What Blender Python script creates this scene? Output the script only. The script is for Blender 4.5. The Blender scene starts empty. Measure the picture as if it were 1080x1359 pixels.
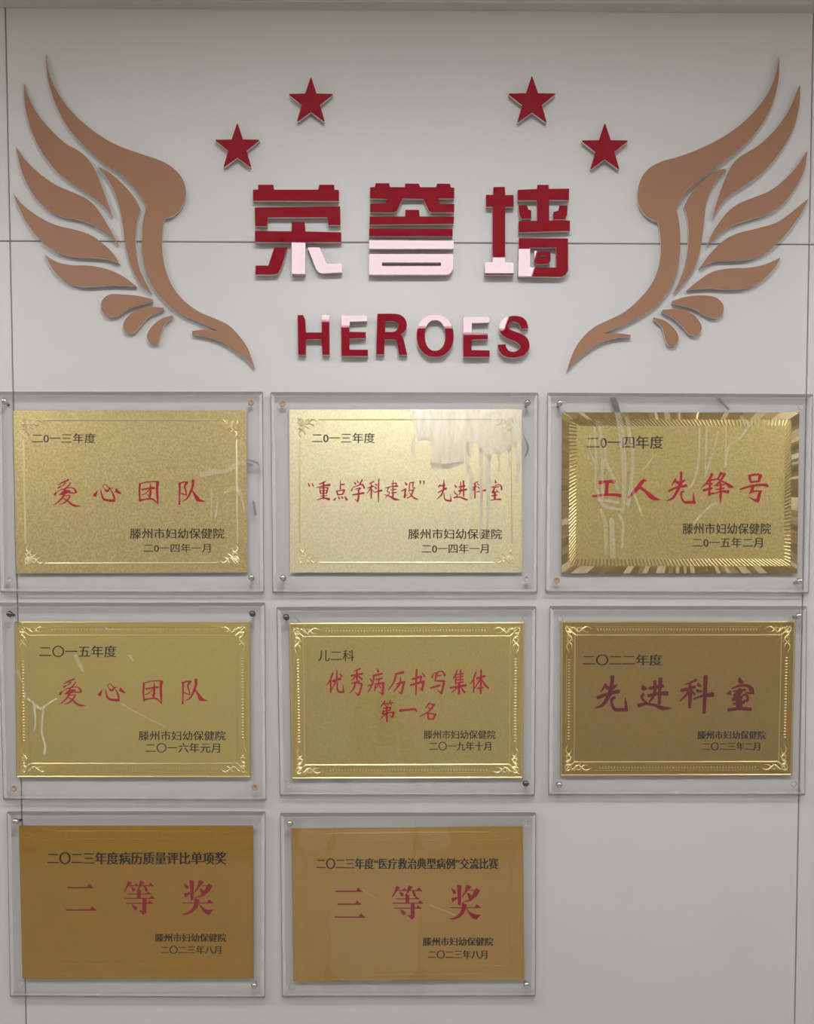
import bpy, bmesh, math, random
from mathutils import Vector, Matrix, noise

random.seed(7)
SC = bpy.context.scene
COL = SC.collection
R = math.radians

# ------------------------------------------------------------------ camera, world, lamps, exposure
F = 1040.0            # focal length in pixels of the 1080x1359 frame
D = 1.20              # distance lens - wall
FX, FY = 510.0, 930.0  # foot of the perpendicular from the lens on the wall, in pixels
CZ = 1.60             # lens height
cam_d = bpy.data.cameras.new('camera')
cam = bpy.data.objects.new('camera', cam_d)
COL.objects.link(cam)
cam.location = (0, -D, CZ)
cam.rotation_euler = (R(90), 0, 0)
cam_d.sensor_fit = 'VERTICAL'
cam_d.sensor_height = 24.0
cam_d.lens = 24.0 * F / 1359
cam_d.shift_x = (540 - FX) / 1359
cam_d.shift_y = (FY - 679.5) / 1359
cam_d.clip_start = 0.005
SC.camera = cam
w = bpy.data.worlds.new('world')
SC.world = w
w.use_nodes = True
w.node_tree.nodes['Background'].inputs[0].default_value = (0.8, 0.85, 0.9, 1)
w.node_tree.nodes['Background'].inputs[1].default_value = 0.3
SC.view_settings.view_transform = 'Standard'
SC.view_settings.look = 'None'
SC.view_settings.exposure = 0.02
SC.view_settings.gamma = 1.0
SC.view_settings.use_curve_mapping = False
PANEL_STRENGTH = 14.6
PANEL_COLOR = (0.955, 0.965, 1.0, 1)
CEIL = 2.70           # ceiling height; lamps are recessed panels in it (built below)
BACK = -2.75          # wall behind the photographer


# ------------------------------------------------------------------ helpers
def P(px, py, t=0.0):
    """point standing t metres proud of the wall"""
    k = (D - t) / F
    return Vector(((px - FX) * k, -t, CZ + (FY - py) * k))


def link(o, parent=None):
    COL.objects.link(o)
    if parent is not None:
        o.parent = parent
    return o


def origin(o):
    v = Vector((0, 0, 0))
    while o is not None:
        v = v + o.location
        o = o.parent
    return v


def mesh_obj(name, verts, faces, mat, parent=None, smooth=False, mats=None, mi=None):
    """verts in world coordinates; the object sits at its parent's origin"""
    off = origin(parent) if parent is not None else Vector((0, 0, 0))
    me = bpy.data.meshes.new(name)
    me.from_pydata([tuple(Vector(v) - off) for v in verts], [], faces)
    if mats:
        for m in mats:
            me.materials.append(m)
        if mi:
            me.polygons.foreach_set('material_index', mi)
    elif mat:
        me.materials.append(mat)
    if smooth:
        me.polygons.foreach_set('use_smooth', [True] * len(me.polygons))
    me.update()
    o = bpy.data.objects.new(name, me)
    link(o, parent)
    return o


def thing(name, loc, label, cat, group=None):
    o = bpy.data.objects.new(name, None)
    o.empty_display_size = 0.03
    o.location = loc
    COL.objects.link(o)
    o['label'] = label
    o['category'] = cat
    if group:
        o['group'] = group
    return o


def smooth_loop(pts, n=6):
    """pts: list of (x, y, sharp). Catmull-Rom through them, corners kept at sharp ones"""
    N = len(pts)
    out = []
    for i in range(N):
        p0, p1, p2, p3 = pts[i - 1], pts[i], pts[(i + 1) % N], pts[(i + 2) % N]
        a = Vector(p1[:2]); b = Vector(p2[:2])
        c0 = Vector(p0[:2]) if not p1[2] else a + (a - b) * 0.5
        c3 = Vector(p3[:2]) if not p2[2] else b + (b - a) * 0.5
        for k in range(n):
            s = k / n
            v = 0.5 * ((2 * a) + (b - c0) * s + (2 * c0 - 5 * a + 4 * b - c3) * s * s + (3 * a - c0 - 3 * b + c3) * s ** 3)
            out.append((v.x, v.y))
    return out


def round_loop(pts, r, n=3):
    """round every corner of a polygon by at most r"""
    out = []
    N = len(pts)
    for i in range(N):
        a, b, c = Vector(pts[i - 1]), Vector(pts[i]), Vector(pts[(i + 1) % N])
        la, lc = (a - b).length, (c - b).length
        q = min(r, la * 0.45, lc * 0.45)
        s, e = b + (a - b).normalized() * q, b + (c - b).normalized() * q
        for k in range(n + 1):
            u = k / n
            v = s * (1 - u) ** 2 + b * 2 * u * (1 - u) + e * u * u
            out.append((v.x, v.y))
    return out


def parse(s, org, sc):
    out = []
    for tok in s.split():
        sharp = tok.endswith('!')
        x, y = tok.rstrip('!').split(',')
        out.append((org[0] + float(x) / sc, org[1] + float(y) / sc, sharp))
    return out


def sheet(name, loops, t0, t1, mat, parent, bevel=0.0, smooth=False):
    """a plate of the outline loops (pixels, holes allowed) between t0 and t1 in front of the wall"""
    cu = bpy.data.curves.new(name, 'CURVE')
    cu.dimensions = '2D'
    cu.fill_mode = 'BOTH'
    cu.extrude = (t1 - t0) / 2
    if bevel:
        cu.bevel_depth = bevel
        cu.bevel_resolution = 1
        cu.offset = -bevel
        cu.extrude -= bevel
    k = (D - t1) / F
    for lp in loops:
        sp = cu.splines.new('POLY')
        sp.points.add(len(lp) - 1)
        for i, p in enumerate(lp):
            sp.points[i].co = ((p[0] - FX) * k, (FY - p[1]) * k, 0, 1)
        sp.use_cyclic_u = True
    tmp = bpy.data.objects.new('tmp', cu)
    me = bpy.data.meshes.new_from_object(tmp)
    bpy.data.objects.remove(tmp)
    bpy.data.curves.remove(cu)
    me.name = name
    off = origin(parent) if parent is not None else Vector((0, 0, 0))
    m = (t0 + t1) / 2
    for v in me.vertices:
        x, y, z = v.co
        v.co = Vector((x, -(m + z), CZ + y)) - off
    me.materials.clear()
    me.materials.append(mat)
    if not smooth:
        me.polygons.foreach_set('use_smooth', [False] * len(me.polygons))
    me.update()
    return link(bpy.data.objects.new(name, me), parent)


def stroke_path(pts, n=5):
    if len(pts) == 2:
        a, b = pts
        return [tuple(a[j] + (b[j] - a[j]) * k / 4 for j in range(3)) for k in range(5)]
    out = []
    N = len(pts)
    for i in range(N - 1):
        p1, p2 = Vector(pts[i]), Vector(pts[i + 1])
        p0 = Vector(pts[i - 1]) if i else p1 * 2 - p2
        p3 = Vector(pts[i + 2]) if i + 2 < N else p2 * 2 - p1
        for k in range(n):
            s = k / n
            v = 0.5 * ((2 * p1) + (p2 - p0) * s + (2 * p0 - 5 * p1 + 4 * p2 - p3) * s * s + (3 * p1 - p0 - 3 * p2 + p3) * s ** 3)
            out.append(tuple(v))
    out.append(tuple(pts[-1]))
    return out


class Ink:
    """flat (or ridged) brush strokes collected in one mesh; coordinates in pixels"""
    def __init__(self, t, ridge=0.0):
        self.v, self.f, self.t, self.ridge = [], [], t, ridge
        self.k = 0

    def poly(self, pts):
        b = len(self.v)
        t = self.t + 1.2e-6 * (self.k % 40); self.k += 1
        self.v += [P(x, y, t) for x, y in pts]
        area = sum(pts[i - 1][0] * pts[i][1] - pts[i][0] * pts[i - 1][1] for i in range(len(pts)))
        idx = list(range(b, b + len(pts)))
        self.f.append(idx[::-1] if area > 0 else idx)

    def stroke(self, pts, n=5, cap=True):
        pts = stroke_path(pts, n)
        L, Rr = [], []
        m = len(pts)
        for i, p in enumerate(pts):
            q0, q1 = pts[max(i - 1, 0)], pts[min(i + 1, m - 1)]
            d = Vector((q1[0] - q0[0], q1[1] - q0[1]))
            if d.length < 1e-9:
                d = Vector((1, 0))
            d.normalize()
            h = max(p[2], 0.05) / 2
            nrm = Vector((-d.y, d.x)) * h
            L.append((p[0] + nrm.x, p[1] + nrm.y)); Rr.append((p[0] - nrm.x, p[1] - nrm.y))
            if i == 0: d0, h0 = d.copy(), h
            d1, h1 = d.copy(), h
        b = len(self.v)
        t = self.t + 1.2e-6 * (self.k % 40); self.k += 1
        if self.ridge:
            for a, c, p in zip(L, Rr, pts):
                self.v += [P(a[0], a[1], t), P(p[0], p[1], t + self.ridge), P(c[0], c[1], t)]
            for i in range(m - 1):
                q = b + 3 * i
                self.f += [(q, q + 3, q + 4, q + 1), (q + 1, q + 4, q + 5, q + 2)]
            return
        for a, c in zip(L, Rr):
            self.v += [P(a[0], a[1], t), P(c[0], c[1], t)]
        for i in range(m - 1):
            q = b + 2 * i
            self.f.append((q, q + 2, q + 3, q + 1))
        if cap:
            for (c, d, h, sgn, e) in ((pts[0], d0, h0, -1, (b, b + 1)), (pts[-1], d1, h1, 1, (b + 2 * m - 2, b + 2 * m - 1))):
                if h < 0.25:
                    continue
                tip = len(self.v)
                ids = []
                for ang in (60, 20, -20, -60):
                    v = d * sgn * math.cos(R(ang)) * 0.7 + Vector((-d.y, d.x)) * math.sin(R(ang))
                    self.v.append(P(c[0] + v.x * h, c[1] + v.y * h, t)); ids.append(len(self.v) - 1)
                self.f.append([e[0]] + ids + [e[1]] if sgn > 0 else [e[1]] + ids[::-1] + [e[0]])

    def text(self, s, org, sc, tr=None):
        """'x,y,w x,y,w; p x,y x,y x,y' in a crop's own pixels"""
        for st in s.split(';'):
            st = st.split()
            if not st:
                continue
            fill = st[0] == 'p'
            if fill:
                st = st[1:]
            pts = []
            for tok in st:
                c = [float(q) for q in tok.split(',')]
                c[0] = org[0] + c[0] / sc; c[1] = org[1] + c[1] / sc
                if tr:
                    c[0] = tr[0] + c[0] * tr[1]; c[1] = tr[2] + c[1] * tr[3]
                if len(c) > 2:
                    c[2] /= sc
                elif not fill:
                    c.append(14 / sc)
                pts.append(c)
            if fill:
                self.poly([tuple(c[:2]) for c in pts])
            else:
                self.stroke(pts)

    def build(self, name, mat, parent):
        o = mesh_obj(name, self.v, self.f, mat, parent)
        me = o.data
        bm = bmesh.new(); bm.from_mesh(me)
        if not self.ridge:
            for f in bm.faces:
                if f.normal.y > 0:
                    f.normal_flip()
        else:
            bmesh.ops.recalc_face_normals(bm, faces=bm.faces)
        bm.to_mesh(me); bm.free()
        return o


_font_cache = {}


def glyph_mesh(text, offset):
    key = (text, offset)
    if key not in _font_cache:
        c = bpy.data.curves.new('t', 'FONT')
        c.body = text
        c.offset = offset
        c.resolution_u = 3
        c.space_character = 1.0
        o = bpy.data.objects.new('t', c)
        COL.objects.link(o)
        bpy.context.view_layer.update()
        me = bpy.data.meshes.new_from_object(o.evaluated_get(bpy.context.evaluated_depsgraph_get()))
        vs = [(v.co.x, v.co.y) for v in me.vertices]
        fs = [tuple(p.vertices) for p in me.polygons]
        bpy.data.objects.remove(o)
        _font_cache[key] = (vs, fs)
    return _font_cache[key]


def print_line(name, text, rect, t, mat, parent, style='hei'):
    """printed line fitted into the rectangle (pixels)"""
    offset, shifts = {'heib': (0.0, (-0.014, 0.014)), 'songm': (0.0, (-0.016, 0.016)),
                      'songb': (0.0, (-0.035, -0.012, 0.012, 0.035))}[style]
    vs, fs = glyph_mesh(text, offset)
    x0 = min(v[0] for v in vs); x1 = max(v[0] for v in vs)
    y0 = min(v[1] for v in vs); y1 = max(v[1] for v in vs)
    a0, b0, a1, b1 = rect
    V, Fc = [], []
    for j, s in enumerate(shifts):
        b = len(V)
        for x, y in vs:
            px = a0 + (x - x0) / (x1 - x0) * (a1 - a0) + s * (b1 - b0)
            py = b1 - (y - y0) / (y1 - y0) * (b1 - b0)
            V.append(P(px, py, t + 2e-6 * j))
        Fc += [tuple(b + i for i in f) for f in fs]
    return mesh_obj(name, V, Fc, mat, parent)


# ------------------------------------------------------------------ materials
def new_mat(name):
    m = bpy.data.materials.new(name)
    m.use_nodes = True
    nt = m.node_tree
    return m, nt, nt.nodes, nt.links, nt.nodes['Principled BSDF']


def simple(name, col, rough=0.5, metal=0.0, spec=0.5, emit=None, strength=0):
    m, nt, N, L, b = new_mat(name)
    b.inputs['Base Color'].default_value = (*col, 1)
    b.inputs['Roughness'].default_value = rough
    b.inputs['Metallic'].default_value = metal
    b.inputs['Specular IOR Level'].default_value = spec
    if emit:
        b.inputs['Emission Color'].default_value = (*emit, 1)
        b.inputs['Emission Strength'].default_value = strength
    return m


def add_noise(nt, scale, detail=3, rough=0.5):
    n = nt.nodes.new('ShaderNodeTexNoise')
    n.inputs['Scale'].default_value = scale
    n.inputs['Detail'].default_value = detail
    n.inputs['Roughness'].default_value = rough
    tc = nt.nodes.new('ShaderNodeTexCoord')
    nt.links.new(tc.outputs['Object'], n.inputs['Vector'])
    return n


def ramp(nt, src, stops):
    r = nt.nodes.new('ShaderNodeValToRGB')
    e = r.color_ramp.elements
    e[0].position, e[0].color = stops[0][0], (*stops[0][1], 1)
    e[1].position, e[1].color = stops[1][0], (*stops[1][1], 1)
    for p, c in stops[2:]:
        q = e.new(p); q.color = (*c, 1)
    nt.links.new(src, r.inputs[0])
    return r


def bump(nt, src, bsdf, strength, dist):
    b = nt.nodes.new('ShaderNodeBump')
    b.inputs['Strength'].default_value = strength
    b.inputs['Distance'].default_value = dist
    nt.links.new(src, b.inputs['Height'])
    nt.links.new(b.outputs[0], bsdf.inputs['Normal'])


def mottled(name, c0, c1, scale, rough, bstr=0.1, bdist=0.0003, bscale=400, spec=0.5, metal=0):
    m, nt, N, L, b = new_mat(name)
    n = add_noise(nt, scale)
    r = ramp(nt, n.outputs['Fac'], [(0.3, c0), (0.7, c1)])
    L.new(r.outputs[0], b.inputs['Base Color'])
    b.inputs['Roughness'].default_value = rough
    b.inputs['Specular IOR Level'].default_value = spec
    b.inputs['Metallic'].default_value = metal
    n2 = add_noise(nt, bscale, 2)
    bump(nt, n2.outputs['Fac'], b, bstr, bdist)
    return m


M_WALL = mottled('laminate_wall', (0.615, 0.612, 0.605), (0.64, 0.637, 0.63), 3.0, 0.42, 0.10, 0.0004, 60, 0.32)
M_GAP = simple('joint_dark', (0.10, 0.09, 0.08), 0.9)
M_PAINT = mottled('painted_wall', (0.62, 0.585, 0.53), (0.65, 0.615, 0.56), 2.0, 0.7)
M_CEIL = mottled('ceiling_board', (0.82, 0.73, 0.60), (0.85, 0.76, 0.63), 2.0, 0.9)
M_FLOOR = mottled('floor_vinyl', (0.72, 0.68, 0.62), (0.78, 0.74, 0.68), 4.0, 0.35)
M_WOOD = mottled('handrail_wood', (0.30, 0.15, 0.06), (0.38, 0.20, 0.08), 6.0, 0.4)
M_TRIM = simple('trim_grey', (0.55, 0.55, 0.52), 0.5)
M_RED = simple('red_gloss_acrylic', (0.265, 0.0015, 0.016), 0.0, 0, 0.6)
M_BROWN = mottled('brown_acrylic', (0.335, 0.180, 0.110), (0.350, 0.190, 0.118), 5.0, 0.32, 0.02, 0.0001, 50, 0.3)
M_PVC = simple('white_foam_board', (0.88, 0.85, 0.83), 0.5)
M_PVCD = simple('board_side_shade', (0.42, 0.36, 0.34), 0.6)  # grey-brown paints in the shade on the rear of the board sides
M_INK = simple('black_print', (0.014, 0.013, 0.010), 0.5, 0, 0.2)
M_REDINK = simple('red_print', (0.44, 0.004, 0.030), 0.5, 0, 0.2)
M_REDINKD = simple('dark_red_print', (0.14, 0.002, 0.012), 0.5, 0, 0.2)
M_REDINKM = simple('deep_red_print', (0.30, 0.003, 0.024), 0.5, 0, 0.2)
M_STEEL = simple('steel_screw', (0.55, 0.53, 0.50), 0.22, 1.0)
M_DSTEEL = simple('dark_steel_screw', (0.16, 0.15, 0.14), 0.2, 1.0)
M_RUST = mottled('rusty_plug', (0.42, 0.24, 0.15), (0.55, 0.40, 0.30), 900, 0.7)
M_CLEARRING = simple('clear_rim', (0.45, 0.45, 0.44), 0.15)
M_LAMPFRAME = simple('lamp_frame', (0.8, 0.8, 0.8), 0.4)


def gold(name, c0, c1, rough, grain=900, gstr=0.35, gdist=0.0002, gain=1.0):
    c0 = tuple(min(v * gain, 0.97) for v in c0); c1 = tuple(min(v * gain, 0.97) for v in c1)
    m, nt, N, L, b = new_mat(name)
    n = add_noise(nt, grain, 3, 0.65)
    r = ramp(nt, n.outputs['Fac'], [(0.32, c0), (0.68, c1)])
    L.new(r.outputs[0], b.inputs['Base Color'])
    b.inputs['Metallic'].default_value = 0.65
    b.inputs['Roughness'].default_value = rough
    bump(nt, n.outputs['Fac'], b, gstr, gdist)
    return m


def acrylic(name, tint, milky, milk_col, ior=1.49, rough=0.01):
    """clear sheet: see-through with a fresnel reflection, plus a little milkiness"""
    m, nt, N, L, b = new_mat(name)
    out = N['Material Output']
    N.remove(b)
    tr = N.new('ShaderNodeBsdfTransparent'); tr.inputs[0].default_value = (*tint, 1)
    gl = N.new('ShaderNodeBsdfGlossy'); gl.inputs['Roughness'].default_value = rough
    gl.inputs[0].default_value = (1, 1, 1, 1)
    fr = N.new('ShaderNodeFresnel')
    geo = N.new('ShaderNodeNewGeometry')     # the same reflectance from both sides: no total reflection inside the thin sheet
    mr = N.new('ShaderNodeMapRange')
    mr.inputs['To Min'].default_value = ior; mr.inputs['To Max'].default_value = 1 / ior
    L.new(geo.outputs['Backfacing'], mr.inputs['Value']); L.new(mr.outputs[0], fr.inputs[0])
    mx = N.new('ShaderNodeMixShader')
    L.new(fr.outputs[0], mx.inputs[0]); L.new(tr.outputs[0], mx.inputs[1]); L.new(gl.outputs[0], mx.inputs[2])
    df = N.new('ShaderNodeBsdfDiffuse'); df.inputs[0].default_value = (*milk_col, 1)
    m2 = N.new('ShaderNodeMixShader'); m2.inputs[0].default_value = milky
    L.new(mx.outputs[0], m2.inputs[1]); L.new(df.outputs[0], m2.inputs[2])
    L.new(m2.outputs[0], out.inputs[0])
    return m


M_ACR = acrylic('clear_acrylic', (0.985, 0.985, 0.99), 0.012, (0.9, 0.9, 0.95), 1.62)
M_ACR_IN = acrylic('clear_acrylic_backing', (1.0, 1.0, 1.0), 0.0, (0.8, 0.8, 0.8), 1.03)
M_EDGE = acrylic('acrylic_polished_edge', (0.98, 0.98, 0.98), 0.30, (1.0, 1.0, 1.0), 1.3, 0.2)
M_EDGET = acrylic('acrylic_top_edge_shade', (0.88, 0.87, 0.84), 0.42, (0.20, 0.19, 0.15), 1.3, 0.3)  # dark band of light bent in the top bevel, painted as grey
M_SIDE = acrylic('acrylic_sawn_edge', (0.80, 0.79, 0.77), 0.45, (0.26, 0.25, 0.22), 1.3, 0.3)
M_RIM = acrylic('acrylic_dark_rim', (0.80, 0.79, 0.77), 0.42, (0.13, 0.12, 0.10), 1.2, 0.3)  # dark outline; along the bottom it paints in the sheet's shadow line
M_CLEAR = acrylic('acrylic_inner_face', (1, 1, 1), 0.0, (0.8, 0.8, 0.8), 1.0)


def glue_mat(name, col, fac, sc=260, lo=0.3, floor_=0.35):
    m, nt, N, L, b = new_mat(name)
    out = N['Material Output']
    b.inputs['Base Color'].default_value = (*col, 1)
    b.inputs['Roughness'].default_value = 0.35
    tr = N.new('ShaderNodeBsdfTransparent')
    mx = N.new('ShaderNodeMixShader')
    n = add_noise(nt, sc, 4, 0.6)
    mp = N.new('ShaderNodeMapping'); mp.inputs['Scale'].default_value = (1, 1, 0.25)
    L.new(n.inputs['Vector'].links[0].from_socket, mp.inputs[0]); L.new(mp.outputs[0], n.inputs['Vector'])
    r = ramp(nt, n.outputs['Fac'], [(lo, (fac * floor_,) * 3), (0.60, (fac,) * 3)])
    bump(nt, n.outputs['Fac'], b, 0.25, 0.0004)
    L.new(r.outputs[0], mx.inputs[0]); L.new(tr.outputs[0], mx.inputs[1]); L.new(b.outputs[0], mx.inputs[2])
    L.new(mx.outputs[0], out.inputs[0])
    return m


M_GLUE = glue_mat('dried_glue', (1.0, 0.98, 0.90), 0.45)
M_GLUE2 = glue_mat('dried_glue_thick', (1.0, 0.98, 0.90), 0.62, 150, 0.34, 0.6)
_g = M_GLUE2.node_tree.nodes['Principled BSDF']     # glossy film lying directly on the gold
_g.inputs['Base Color'].default_value = (1.0, 0.97, 0.86, 1)
_g.inputs['Metallic'].default_value = 0.75
_g.inputs['Roughness'].default_value = 0.36
M_GLUEF = glue_mat('dried_glue_faint', (1.0, 0.98, 0.90), 0.20)


# ------------------------------------------------------------------ the room
def box(name, x0, x1, y0, y1, z0, z1, mat, parent=None, kind=None):
    vs = [(x, y, z) for x in (x0, x1) for y in (y0, y1) for z in (z0, z1)]
    fs = [(0, 1, 3, 2), (4, 6, 7, 5), (0, 4, 5, 1), (2, 3, 7, 6), (0, 2, 6, 4), (1, 5, 7, 3)]
    o = mesh_obj(name, vs, fs, mat, parent)
    if kind:
        o['kind'] = kind
    return o


XL, XR = -3.2, 3.2
box('floor', XL, XR, BACK, 0.12, -0.08, 0, M_FLOOR, kind='structure')
wall = box('wall_north', XL, XR, 0.010, 0.12, 0, CEIL, M_GAP, kind='structure')
box('wall_south', XL, XR, BACK - 0.1, BACK, 0, CEIL, M_PAINT, kind='structure')
box('wall_west', XL - 0.1, XL, BACK, 0.12, 0, CEIL, M_PAINT, kind='structure')
box('wall_east', XR, XR + 0.1, BACK, 0.12, 0, CEIL, M_PAINT, kind='structure')
box('trim_1', XL, XR, BACK, BACK + 0.06, 0.86, 0.98, M_WOOD, kind='structure')
box('baseboard_south', XL, XR, BACK, BACK + 0.015, 0, 0.1, M_TRIM, kind='structure')


def seam_h(px): return 319.6 + (324.3 - 319.6) * px / 1080
def seam_l(py): return 6.5 + 0.0205 * py
def seam_r(py): return 1080 - 0.0187 * py


def cross(fn, far_y):   # intersection of a vertical seam with the horizontal one
    y = 320.0
    for _ in range(6):
        y = seam_h(fn(y))
    return (fn(y), y)


G = 0.75   # half a joint, pixels
YT, YB = -110, FY + CZ * F / D - 0.5
XA, XB = FX + XL * F / D, FX + XR * F / D
cl, cr = cross(seam_l, 0), cross(seam_r, 0)
lt, lb = (seam_l(YT), YT), (seam_l(YB), YB)
rt, rb = (seam_r(YT), YT), (seam_r(YB), YB)


def wall_panel(q):
    # q: TL TR BR BL in pixels, a board 9 mm thick with eased edges
    fr = [P(x, y, 0) for x, y in q]
    cx = sum((v for v in fr), Vector()) / 4
    e = 0.0008
    ins = []
    for v in fr:
        ins.append(Vector((v.x + (e if v.x < cx.x else -e), 0, v.z + (e if v.z < cx.z else -e))))
    mid = [Vector((v.x, 0.0008, v.z)) for v in fr]
    bk = [Vector((v.x, 0.0098, v.z)) for v in fr]
    vs = ins + mid + bk
    fs = [(0, 3, 2, 1)]
    for a in range(4):
        b = (a + 1) % 4
        fs += [(a, b, b + 4, a + 4), (a + 4, b + 4, b + 8, a + 8)]
    mesh_obj('panel', vs, fs, M_WALL, wall)


wall_panel([(lt[0] + G, YT), (rt[0] - G, YT), (cr[0] - G, cr[1] - G), (cl[0] + G, cl[1] - G)])
wall_panel([(cl[0] + G, cl[1] + G), (cr[0] - G, cr[1] + G), (rb[0] - G, YB), (lb[0] + G, YB)])
wall_panel([(XA, YT), (lt[0] - G, YT), (cl[0] - G, cl[1] - G), (XA, cl[1] - G)])
wall_panel([(XA, cl[1] + G), (cl[0] - G, cl[1] + G), (lb[0] - G, YB), (XA, YB)])
wall_panel([(rt[0] + G, YT), (XB, YT), (XB, cr[1] - G), (cr[0] + G, cr[1] - G)])
wall_panel([(cr[0] + G, cr[1] + G), (XB, cr[1] + G), (XB, YB), (rb[0] + G, YB)])

# cornice trim: a slim strip under the ceiling, its lower edge not quite level
def corn(px, t): return P(px, -0.6 + 7.2 * px / 1080, t)
xa, xb = -900, 2000
a0, a1 = corn(xa, 0.014), corn(xb, 0.014)
b0, b1 = Vector((a0.x, 0, a0.z)), Vector((a1.x, 0, a1.z))
vs = [b0, b1, a0, a1, Vector((a0.x, -0.014, CEIL)), Vector((a1.x, -0.014, CEIL)), Vector((b0.x, 0, CEIL)), Vector((b1.x, 0, CEIL))]
o = mesh_obj('trim_2', vs, [(0, 1, 3, 2), (2, 3, 5, 4), (0, 6, 7, 1), (0, 2, 4, 6), (1, 7, 5, 3), (4, 5, 7, 6)], M_TRIM)
o['kind'] = 'structure'

# recessed ceiling lamps, all but the middle one added for side light: frame, diffuser; ceiling is built around the holes
LAMPS = [(-3.05, -2.45), (-1.60, -0.98), (-0.225, 0.385), (1.20, 1.82), (2.55, 3.15)]
LY0, LY1 = -1.122, -0.662
xs = [XL] + [c for l in LAMPS for c in l] + [XR]
V, Fc = [], []


def cbox(x0, x1, y0, y1):
    b = len(V)
    V.extend((x, y, z) for x in (x0, x1) for y in (y0, y1) for z in (CEIL, CEIL + 0.08))
    Fc.extend(tuple(b + i for i in f) for f in [(0, 1, 3, 2), (4, 6, 7, 5), (0, 4, 5, 1), (2, 3, 7, 6), (0, 2, 6, 4), (1, 5, 7, 3)])


cbox(XL, XR, BACK, LY0)
cbox(XL, XR, LY1, 0.12)
for i in range(0, len(xs), 2):
    cbox(xs[i], xs[i + 1], LY0, LY1)
o = mesh_obj('ceiling', V, Fc, M_CEIL)
o['kind'] = 'structure'
M_LAMP = simple('lamp_diffuser', (0.9, 0.9, 0.9), 0.6, 0, 0.3, PANEL_COLOR[:3], PANEL_STRENGTH)
for i, (x0, x1) in enumerate(LAMPS):
    where = ['added for side light at the far west end', 'added for side light west of the lettering', 'above the lettering', 'added for side light east of the lettering', 'added for side light at the far east end'][i]
    t = thing('ceiling_lamp', ((x0 + x1) / 2, (LY0 + LY1) / 2, CEIL), 'white recessed ceiling light panel ' + where, 'lamp', 'ceiling light panels')
    box('diffuser', x0 + 0.012, x1 - 0.012, LY0 + 0.012, LY1 - 0.012, CEIL + 0.004, CEIL + 0.01, M_LAMP, t)
    fv, ff = [], []
    for (a, b_, c, d) in ((x0, x1, LY0, LY0 + 0.012), (x0, x1, LY1 - 0.012, LY1), (x0, x0 + 0.012, LY0, LY1), (x1 - 0.012, x1, LY0, LY1)):
        k = len(fv)
        fv += [(x, y, z) for x in (a, b_) for y in (c, d) for z in (CEIL - 0.003, CEIL + 0.02)]
        ff += [tuple(k + i2 for i2 in f) for f in [(0, 1, 3, 2), (4, 6, 7, 5), (0, 4, 5, 1), (2, 3, 7, 6), (0, 2, 6, 4), (1, 5, 7, 3)]]
    mesh_obj('lamp_frame', fv, ff, M_LAMPFRAME, t)


# ------------------------------------------------------------------ raised lettering, stars, wings
def tilt(o, center, rx, ry):
    """tilt a glued face a hair about its own centre (radians)"""
    off = origin(o.parent) if o.parent else Vector()
    c = Vector(center) - off
    m = Matrix.Translation(c) @ Matrix.Rotation(rx, 4, 'X') @ Matrix.Rotation(ry, 4, 'Z') @ Matrix.Translation(-c)
    yf = min(v.co.y for v in o.data.vertices)
    front = [v for v in o.data.vertices if v.co.y < yf + 1e-4]
    dys = [(m @ v.co).y - v.co.y for v in front]
    push = max(dys)
    for v, d in zip(front, dys):
        v.co.y += d - push
    o.data.update()


def raised(part, loops, thick, parent, mat=None, tl=(0, 0)):
    xs_ = [p[0] for p in loops[0]]; ys_ = [p[1] for p in loops[0]]
    cx, cy = sum(xs_) / len(xs_), sum(ys_) / len(ys_)
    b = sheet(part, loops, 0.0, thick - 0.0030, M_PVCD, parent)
    w_ = sheet('white_board', loops, thick - 0.0030, thick - 0.0006, M_PVC, b)
    f = sheet('coloured_face', loops, thick - 0.0006, thick, mat or M_RED, b)
    if tl != (0, 0):
        tilt(f, P(cx, cy, thick), tl[0], tl[1])
    return b


def L_(s, org, sc, r=0.7):
    return round_loop([p[:2] for p in parse(s, org, sc)], r)


S7 = 7.714
TL = 0.009
t = thing('raised_character', P(395, 370, 0), 'red raised character with two grass tops, left one of three above HEROES', 'character', 'three big raised characters')
o1 = (325, 235)
raised('stroke_piece', [L_('83,128 135,128 135,78 290,78 300,128 750,128 760,78 915,78 915,128 962,132 962,245 83,240', o1, S7)], TL, t)
raised('stroke_piece', [L_('100,310 975,300 978,490 855,490 845,410 235,412 230,503 105,500', o1, S7)], TL, t)
raised('stroke_piece', [L_('105,560 478,560 480,465 612,465 620,560 985,565 985,665 620,668 618,998 482,998 478,668 105,665', o1, S7)], TL, t, tl=(-0.008, 0.017))
raised('stroke_piece', [L_('300,720 435,720 375,920 340,985 285,998 108,998 108,905 240,905', o1, S7)], TL, t, tl=(0, 0))
raised('stroke_piece', [L_('640,720 765,720 838,888 990,880 995,975 790,985 750,970 725,935', o1, S7)], TL, t)
t = thing('raised_character', P(545, 370, 0), 'red raised character of stacked bars with white lower bars, middle one above HEROES', 'character', 'three big raised characters')
o2 = (480, 235)
raised('stroke_piece', [L_('85,105 135,100 140,62 280,62 290,103 440,103 443,65 585,67 597,103 760,103 772,66 905,68 910,105 948,108 945,218 783,218 800,275 948,275 946,360 715,360 685,340 630,222 418,218 360,345 325,360 85,358 85,272 245,268 265,222 85,218', o2, S7)], TL, t)
raised('stroke_piece', [L_('80,405 443,403 447,335 587,335 592,403 945,405 940,478 80,485', o2, S7)], TL, t)
raised('stroke_piece', [L_('75,527 930,530 930,605 75,605', o2, S7)], TL, t)
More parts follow.
